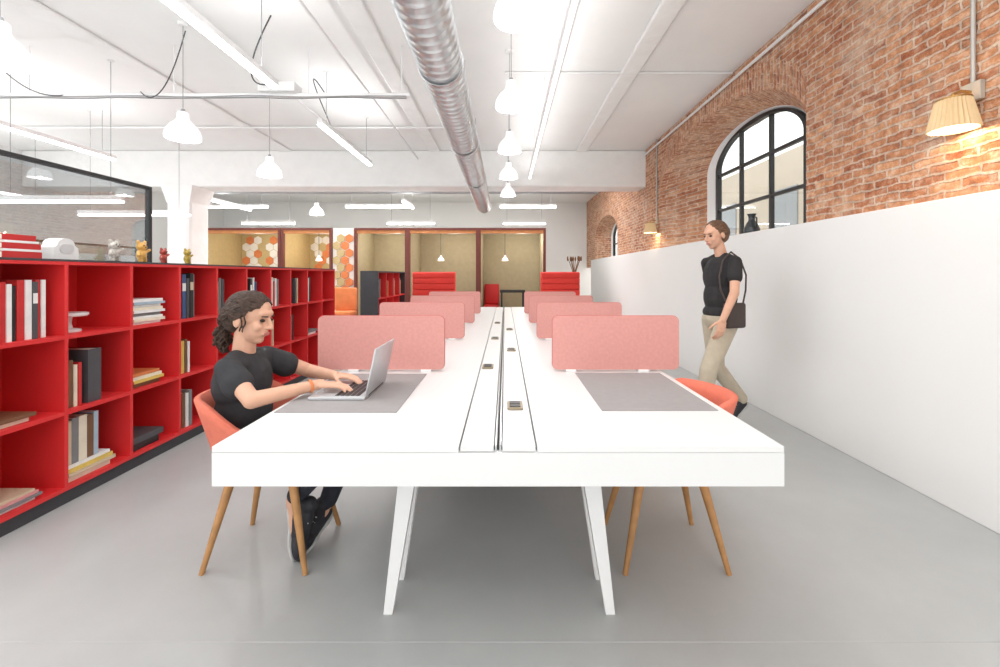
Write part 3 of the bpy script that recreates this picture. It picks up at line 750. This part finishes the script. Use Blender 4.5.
led((-1.95,8.95,2.70),.9,'y','short distant linear light just beyond the ceiling beam')
led((-5.4,5.2,2.88),1.9,'y','linear light over the room behind the glass, at left edge',1.8)
led((-5.75,9.3,2.75),1.5,'y','distant linear light right of the white column')
for x, y, L_, z, lb in ((-6.4,10.6,1.5,2.9,'far left'),(-3.05,10.6,1.5,2.9,'middle'),(.55,10.6,1.35,2.9,'right')):
    led((x,y,z),L_,'x','crosswise linear light above the booths, %s one' % lb)
led((-4.9,9.2,2.35),1.1,'x','low crosswise linear light before the ochre booths')
led((-1.95,9.2,2.35),1.0,'x','low crosswise linear light before the middle beige booth')
led((.4,9.2,2.35),.9,'x','low crosswise linear light before the rightmost beige booth')
led((-7.4,3.4,2.5),2.2,'y','added lengthwise linear light standing in for a glass reflection, nearer one')  # this and the next are made up, imitating reflections in the glass
led((-7.4,6.2,2.5),2.0,'y','added lengthwise linear light standing in for a glass reflection, farther one')
led((-4.6,4.6,2.05),1.3,'x','added low crosswise linear light standing in for a glass reflection, nearer one',1.5)  # crosswise pair added to imitate strip lights mirrored in the partition
led((-5.0,6.0,2.1),1.5,'x','added low crosswise linear light standing in for a glass reflection, farther one',1.5)
tr = thing('light_track', 'white ceiling track running lengthwise right of the pendants', 'track', (.44,5.0,3.0))
MB().box(.405,.475,.5,8.9,3.0,3.05).build('rail', M_leg, tr)
MB().box(.425,.455,.6,8.8,2.99,2.9995).build('slot', mat('track_led',(255,255,255),.4,emit=2.0), tr)
for y in (1.5,3.2,4.9,6.6): MB().cyl((.44,y,3.05),(.44,y,ZC),.005,n=8).build('hanger', M_leg, tr)
uplight(.44,4.0,3.056,.06,7.4,15)
def conduit(pts, r, m, label, name='conduit_pipe', cat='pipe'):
    return tag(MB().tube(pts,r,10).build(name, m, origin=pts[0], smooth=True), label, cat)
cp = thing('cable_rail', 'white crosswise cable rail with loose cables above the bookcase', 'rail', (-2.9,4.3,3.0))
MB().box(-4.95,-.92,4.28,4.32,3.0,3.03).build('rail', M_leg, cp)
for x in (-4.6,-3.2,-1.9,-1.0): MB().cyl((x,4.3,3.03),(x,4.3,ZC),.006,n=8).build('hanger', M_leg, cp)
MB().box(-2.35,-2.0,4.22,4.38,3.031,3.12,.005).build('junction_box', M_leg, cp)
MB().tube([(-4.95+.1*k,4.3+.006*math.sin(k*.9),2.992+.004*math.sin(k*.6)) for k in range(41)],.005,8).tube([(-4.95+.1*k,4.275+.006*math.sin(k*.7),3.0+.006*math.cos(k*.5)) for k in range(41)],.004,8).build('cable_bundle', M_grey, cp, smooth=True)
def arc(p, q, sag, n=18, side=(0,0,0)):
    p = Vector(p); q = Vector(q); sd = Vector(side)
    return [p.lerp(q,t)+Vector((0,0,-sag*4*t*(1-t)))+sd*4*t*(1-t) for t in [k/n for k in range(n+1)]]
conduit(arc((-2.2,4.26,3.119),(-2.0,3.8,ZC+.002),.2,side=(-.2,0,0)),.006,M_dcab,'dark cable looping from junction box up to ceiling','cable','cable')
conduit(arc((-2.84,3.95,3.45),(-3.5,4.27,3.04),.25),.005,M_dcab,'dark cable drooping beside the pendant near the glass corner','cable','cable')
conduit(arc((-1.95,5.0,2.94),(-1.75,4.3,3.05),-.3,side=(-.15,0,0)),.006,M_dcab,'dark cable arching up from the second linear light','cable','cable')
conduit(arc((-4.2,4.3,3.035),(-4.9,4.1,ZC),.2),.005,M_dcab,'dark cable climbing to the ceiling at the left end of the rail','cable','cable')
conduit([(-.62,-.5,2.9),(-.62,7.91,2.9)],.011,M_grey,'thin grey conduit running beside the spiral duct')
conduit([(-1.55,-.5,3.35),(-1.55,7.91,3.35)],.014,M_leg,'thin white conduit under ceiling left of the duct')
conduit([(.0,4.85,3.485),(2.48,4.85,3.485)],.014,M_leg,'white conduit crossing the ceiling to the brick wall')
conduit([(2.47,.5,3.4),(2.47,7.91,3.4)],.016,M_leg,'white conduit along the top of the brick wall')
conduit([(-2.6,-.5,3.48),(-2.6,7.91,3.48)],.018,M_leg,'white conduit fixed to the ceiling above the bookcase')
conduit([(-8,6.6,3.47),(-.9,6.6,3.47)],.016,M_leg,'white conduit crossing the ceiling in front of the beam')
conduit([(-6.5,9.0,2.95),(1.9,9.0,2.95)],.03,M_grey,'grey pipe crossing behind the ceiling beam')
conduit([(-6.5,9.5,3.2),(1.9,9.5,3.2)],.045,M_dark,'dark pipe crossing behind the beam above the grey pipe')

# ------------------------------------------------------------------ wall lamps
def sconce(y, z, label):
    t = thing('wall_lamp', label, 'lamp', (XB,y,z)); k = .82
    x = XB-.12; n = 60
    MB().lathe([(r*k,q*k) for r, q in [(.085,.09),(.088,.092),(.128,-.095),(.125,-.098),(.121,-.095),(.081,.088)]],(x,y,z),n,mod=lambda i: 1+.045*(1 if i % 2 else -1)).build('shade', M_shade, t)
    MB().lathe([(r*k,q*k) for r, q in [(.088,.0905),(.091,.0915),(.091,.101),(.087,.102)]],(x,y,z),40).build('trim_band', M_brass, t)
    MB().box(XB-.03,XB-.001,y-.05,y+.05,z+.07,z+.17,.004).build('back_plate', mat('pale_metal_plate',(186,178,166),.4), t)
    MB().tube([(XB-.03,y,z+.12),(XB-.08,y,z+.125),(x,y,z+.11),(x,y,z+.06)],.009).build('arm', M_brass, t, smooth=True)
    MB().ell((x,y,z-.0),(.028,.028,.036)).build('bulb', mat('warm_bulb',(255,222,170),.3,emit=11), t, smooth=True)
    MB().cyl((x,y,z+.025),(x,y,z+.07),.016).build('bulb_holder', M_brass, t, smooth=True)
    MB().cyl((XB-.014,y,z+.17),(XB-.014,y,ZC-.002),.011,n=10).build('conduit', mat('zinc_conduit',(188,184,178),.45,metal=.4), t, smooth=True)
    l = bpy.data.lights.new('lamp_glow','POINT'); l.energy = 3.8; l.color = (1,.84,.6); l.shadow_soft_size = .02
    lo = bpy.data.objects.new('lamp_glow', l); C.objects.link(lo); lo.location = (x,y,z-.06)
sconce(2.36,2.13,'pleated cream wall lamp glowing on the brick at the right edge')
sconce(7.28,2.05,'small distant pleated wall lamp left of the arched window')
v = thing('carafe', 'dark glass carafe standing on the arched window sill', 'carafe', (2.62,4.72,ZS))
l0 = Vector((2.62,4.72,ZS+.001)); k=1.1
MB().lathe([(r*k,z*k) for r,z in [(.001,0),(.06,0),(.07,.02),(.072,.07),(.05,.12),(.03,.15),(.03,.19),(.042,.215),(.038,.215),(.026,.19),(.026,.15),(.001,.14)]],l0,32).build('body', mat('smoked_glass',(60,64,68),.1), v, smooth=True)
MB().tube([l0+Vector((0,-.03*k,.19*k)),l0+Vector((0,-.085*k,.17*k)),l0+Vector((0,-.085*k,.1*k)),l0+Vector((0,-.066*k,.07*k))],.008).build('handle', M_black, v, smooth=True)

# ------------------------------------------------------------------ far end: booths, sofas, bookcase
def hexa(m, x, z, r, y):
    m.prism([(x+r*math.cos(PI/6+PI/3*k), z+r*math.sin(PI/6+PI/3*k)) for k in range(6)], y-.02, y)
M_edge = mat('warm_orange_edge', (200,132,80), .6, var=.1)
def booth(x0, x1, label, backm, hexes=False, yb=11.4):
    t = thing('meeting_booth', label, 'booth', ((x0+x1)/2,10.7,0), 'meeting booths along the far end')
    y0 = 10.0; zt = 2.34
    for x in (x0, x1-.055): MB().box(x,x+.055,y0,y0+.1,0,zt).build('post', M_frame, t)
    MB().box(x0+.055,x1-.055,y0,y0+.1,zt-.05,zt).build('header', M_frame, t)
    MB().box(x0+.055,x1-.055,y0+.02,y0+.09,zt-.12,zt-.051).build('valance', M_edge, t)
    MB().box(x0+.02,x1-.02,yb,yb+.05,0,zt-.02).build('back_panel', backm, t)
    MB().box(x0+.01,x0+.05,y0+.1,yb,0,zt-.02).build('side_panel', backm, t)
    MB().box(x1-.05,x1-.01,y0+.1,yb,0,zt-.02).build('side_panel', backm, t)
    MB().box(x0,x1,y0+.1,yb+.05,zt-.02,zt).build('roof_panel', M_cream, t)
    if hexes:
        q = 0
        for r_ in range(8):
            for c_ in range(7):
                hx = x0+.17+.2*c_+(.1 if r_ % 2 else 0); hz = .95+.174*r_
                if hx > x1-.15: continue
                q += 1
                if (q*5+r_) % 4 == 3: continue
                h = MB(); hexa(h, hx, hz, .108, yb-.002); h.build('hexagon_tile', M_orange if (q+r_) % 3 == 0 else M_cream, t)
    return t
booth(-.60,.92,'rightmost beige meeting booth with dark red frame',M_beige)
booth(-2.20,-.60,'beige meeting booth behind the left red sofa',M_beige)
booth(-3.40,-2.20,'narrow beige booth behind the charcoal bookcase',M_beige)
booth(-5.05,-3.9,'ochre booth with hexagon tiles left of the narrow beige booth',M_yel,True)
booth(-6.80,-5.06,'leftmost ochre booth with hexagon tiles beside the white column',M_yel,True)
ht = thing('hexagon_panel', 'cream panel of orange and white hexagon tiles between two booths', 'panel', (-3.65,10.05,0))
MB().box(-3.89,-3.41,10.04,10.1,0,2.34).build('board', M_cream, ht)
n_ = 0
for r_ in range(9):
    for c_ in range(3):
        hx = -3.80+.19*c_-(.095 if r_ % 2 else 0); hz = .95+.165*r_
        if hx < -3.80 or hx > -3.49 or hz > 2.25: continue
        n_ += 1
        h = MB(); hexa(h,hx,hz,.10,10.039); h.build('hexagon_tile', (M_orange,M_cream,M_yel,M_cream,M_orange)[(n_*7+r_) % 5], ht)
pb = pendant(.16,1.62,'small pendant lamp inside the rightmost beige booth','pendants inside the booths'); pb.location = (-.0,10.75,1.62)
for ch_ in list(pb.children):
    if ch_.name.startswith(('cord','canopy')): bpy.data.objects.remove(ch_)
o = MB().cyl((0,0,.14),(0,0,2.3195-1.62),.006,n=6).build('cord', M_black); o.parent = pb
dup(pb,(-1.55,10.75,1.62),None,'small pendant lamp inside the booth behind the left red sofa')
dup(pb,(-4.5,10.75,1.62),None,'small pendant lamp inside the narrower hexagon tiled booth')
def bench(x0, x1, y, z, mtl, label):
    t = thing('bench', label, 'bench', ((x0+x1)/2,y,0), 'upholstered benches near the booths')
    MB().box(x0,x1,y-.22,y+.22,0,z-.1,.01).build('base', M_oak, t); MB().box(x0,x1,y-.24,y+.24,z-.1,z,.03,3).build('seat', mtl, t, smooth=True)
    MB().box(x0,x1,y+.14,y+.24,z+.001,z+.5,.03,3).build('backrest', mtl, t, smooth=True)
bench(-5.25+.3,-3.98,11.1,.55,M_orange,'orange bench inside the narrower hexagon tiled booth')
bench(-6.7,-5.2,11.1,.55,M_yel,'ochre bench inside the leftmost booth')
bench(-3.3,-2.36,11.1,.55,M_yel,'ochre bench inside the narrow beige booth')
bench(-.52,-.15,11.1,.55,M_red,'small red bench in the left corner of the rightmost booth')
bench(-3.76,-3.28,9.65,.5,M_orange,'short orange bench standing in front of the hexagon panel')
tb = thing('high_table', 'dark high table inside the rightmost beige booth', 'table', (.15,10.75,0))
MB().box(-.12,.48,10.55,10.95,.86,.92,.006).build('table_top', M_black, tb)
for x in (-.08,.44):
    for y in (10.6,10.9): MB().box(x-.02,x+.02,y-.02,y+.02,0,.86).build('leg', M_black, tb)
M_sofa = mat('red_sofa_fabric',(216,60,52),.85,var=.05,scale=30)
def sofa(x0, x1, y, label):
    t = thing('high_back_sofa', label, 'sofa', ((x0+x1)/2,y,0), 'red high back sofas')
    MB().box(x0,x1,y-.35,y+.35,.1,.3,.02).build('base', M_sofa, t, smooth=True)
    MB().box(x0+.08,x1-.08,y-.37,y+.15,.3,.46,.05,3).build('seat_cushion', M_sofa, t, smooth=True)
    MB().box(x0,x1,y+.22,y+.36,.301,1.345,.02).build('back_shell', M_sofa, t, smooth=True)
    for k in range(7): MB().box(x0+.004,x1-.004,y+.17,y+.225,.47+k*.124,.47+k*.124+.121,.018,3).build('back_cushion', M_sofa, t, smooth=True)
    for x in (x0+.05,x1-.05):
        for yy in (y-.3,y+.3): MB().cyl((x,yy,0),(x,yy,.1),.02).build('leg', M_black, t, smooth=True)
sofa(-1.98,-1.07,9.3,'red high back sofa on the left, in front of a beige booth')
sofa(.77,1.6,9.3,'red high back sofa on the right, near the white wall')
cb = thing('charcoal_bookcase', 'charcoal sided red bookcase standing behind the left dividers', 'bookcase', (-2.14,7.95,0))
MB().box(-2.28,-2.0,7.0,7.04,0,1.345).build('end_panel', M_dark, cb); MB().box(-2.28,-2.0,8.86,8.9,0,1.345).build('end_panel', M_dark, cb)
MB().box(-2.28,-2.26,7.04,8.86,0,1.345).build('back_panel', M_red, cb)
MB().box(-2.26,-2.0,7.04,8.86,1.32,1.345).build('top_board', M_dark, cb)
for z in (.08,.5,.91): MB().box(-2.26,-2.0,7.04,8.86,z-.02,z).build('shelf', M_red, cb)
for k in range(1,4): MB().box(-2.26,-2.0,7.04+k*.455-.01,7.04+k*.455+.01,.0,1.32).build('upright', M_red, cb)
for k in range(4):
    y = 7.07+k*.455
    for i, (t_, h_, c) in enumerate(((.04,.3,'white'),(.035,.28,'charcoal'),(.04,.31,'grey'),(.035,.27,'orange'))):
        if (k+i) % 4 == 3: continue
        book_up(y+i*.045,t_,h_,.18,.9105,c,'%s book in the charcoal sided bookcase, %s cell from the front' % (c,ORD[k]),'books in the charcoal sided bookcase',-2.02)
fv = thing('floor_vase', 'tall vase of dry brown stems behind the right red sofa', 'vase', (1.62,10.4,0))
MB().lathe([(.001,0),(.1,0),(.13,.3),(.1,.8),(.06,1.1),(.07,1.2),(.06,1.2),(.05,1.1),(.001,1.05)],(1.62,10.4,0),24).build('vase_body', M_cream, fv, smooth=True)
st = MB()
for k in range(9):
    a = rr.uniform(0,2*PI); st.tube([(1.62,10.4,1.06),(1.62+.05*math.cos(a),10.4+.05*math.sin(a),1.4),(1.62+.16*math.cos(a),10.4+.16*math.sin(a),1.62+.1*rr.random())],.008,6)
    st.ell((1.62+.16*math.cos(a),10.4+.16*math.sin(a),1.66),(.02,.02,.06),None,8,6)
st.build('dry_stems', mat('dry_stem',(120,84,60),.9), fv)

# ------------------------------------------------------------------ light
wd = bpy.data.worlds.new('World'); S.world = wd; wd.use_nodes = True
bg = wd.node_tree.nodes['Background']; bg.inputs['Color'].default_value = (1,1,.99,1); bg.inputs['Strength'].default_value = 1.95
def area(name, loc, rot, sx, sy, e, col=(1,1,1)):
    l = bpy.data.lights.new(name,'AREA'); l.shape = 'RECTANGLE'; l.size = sx; l.size_y = sy; l.energy = e; l.color = col
    o = bpy.data.objects.new(name,l); C.objects.link(o); o.location = loc; o.rotation_euler = rot
area('added_fill_front', (-1.0,1.0,3.40), (0,0,0), 5.5, 3.5, 78)  # added fill above the view, no fixture here
area('added_fill_back', (-2.2,9.9,3.42), (0,0,0), 8, 1.6, 200)  # unseen fill hidden behind the beam, added to light the far end
area('added_fill_left', (-7.0,2.0,3.42), (0,0,0), 2.5, 5, 240)  # added fill that brightens the room behind the glass
for x, y, e in [(.045,y,7) for y in CY]+[(-2.865,2.52,10),(-2.84,3.92,10),(-2.86,5.4,10),(-3.75,8.85,8)]:
    l = bpy.data.lights.new('pendant_glow','POINT'); l.energy = e; l.shadow_soft_size = .015; l.color = (1,.99,.97)
    o = bpy.data.objects.new('pendant_glow',l); C.objects.link(o); o.location = (x,y,2.515)
for x in (.15,-1.4,-2.8,-4.5,-6.0):
    l = bpy.data.lights.new('booth_glow','POINT'); l.energy = 14; l.shadow_soft_size = .1; l.color = (1,.97,.92)
    o = bpy.data.objects.new('booth_glow',l); C.objects.link(o); o.location = (x+.25,10.45,2.12)
S.view_settings.view_transform = 'Standard'
S.view_settings.exposure = .1
cam = bpy.data.cameras.new('Camera'); cam.lens = 16; cam.sensor_width = 36; cam.sensor_fit = 'HORIZONTAL'
cam.shift_x = -.005; cam.shift_y = -.0585; cam.clip_start = .05
co = bpy.data.objects.new('Camera', cam); C.objects.link(co); co.location = (0,0,1.28); co.rotation_euler = (PI/2,0,0)
S.camera = co
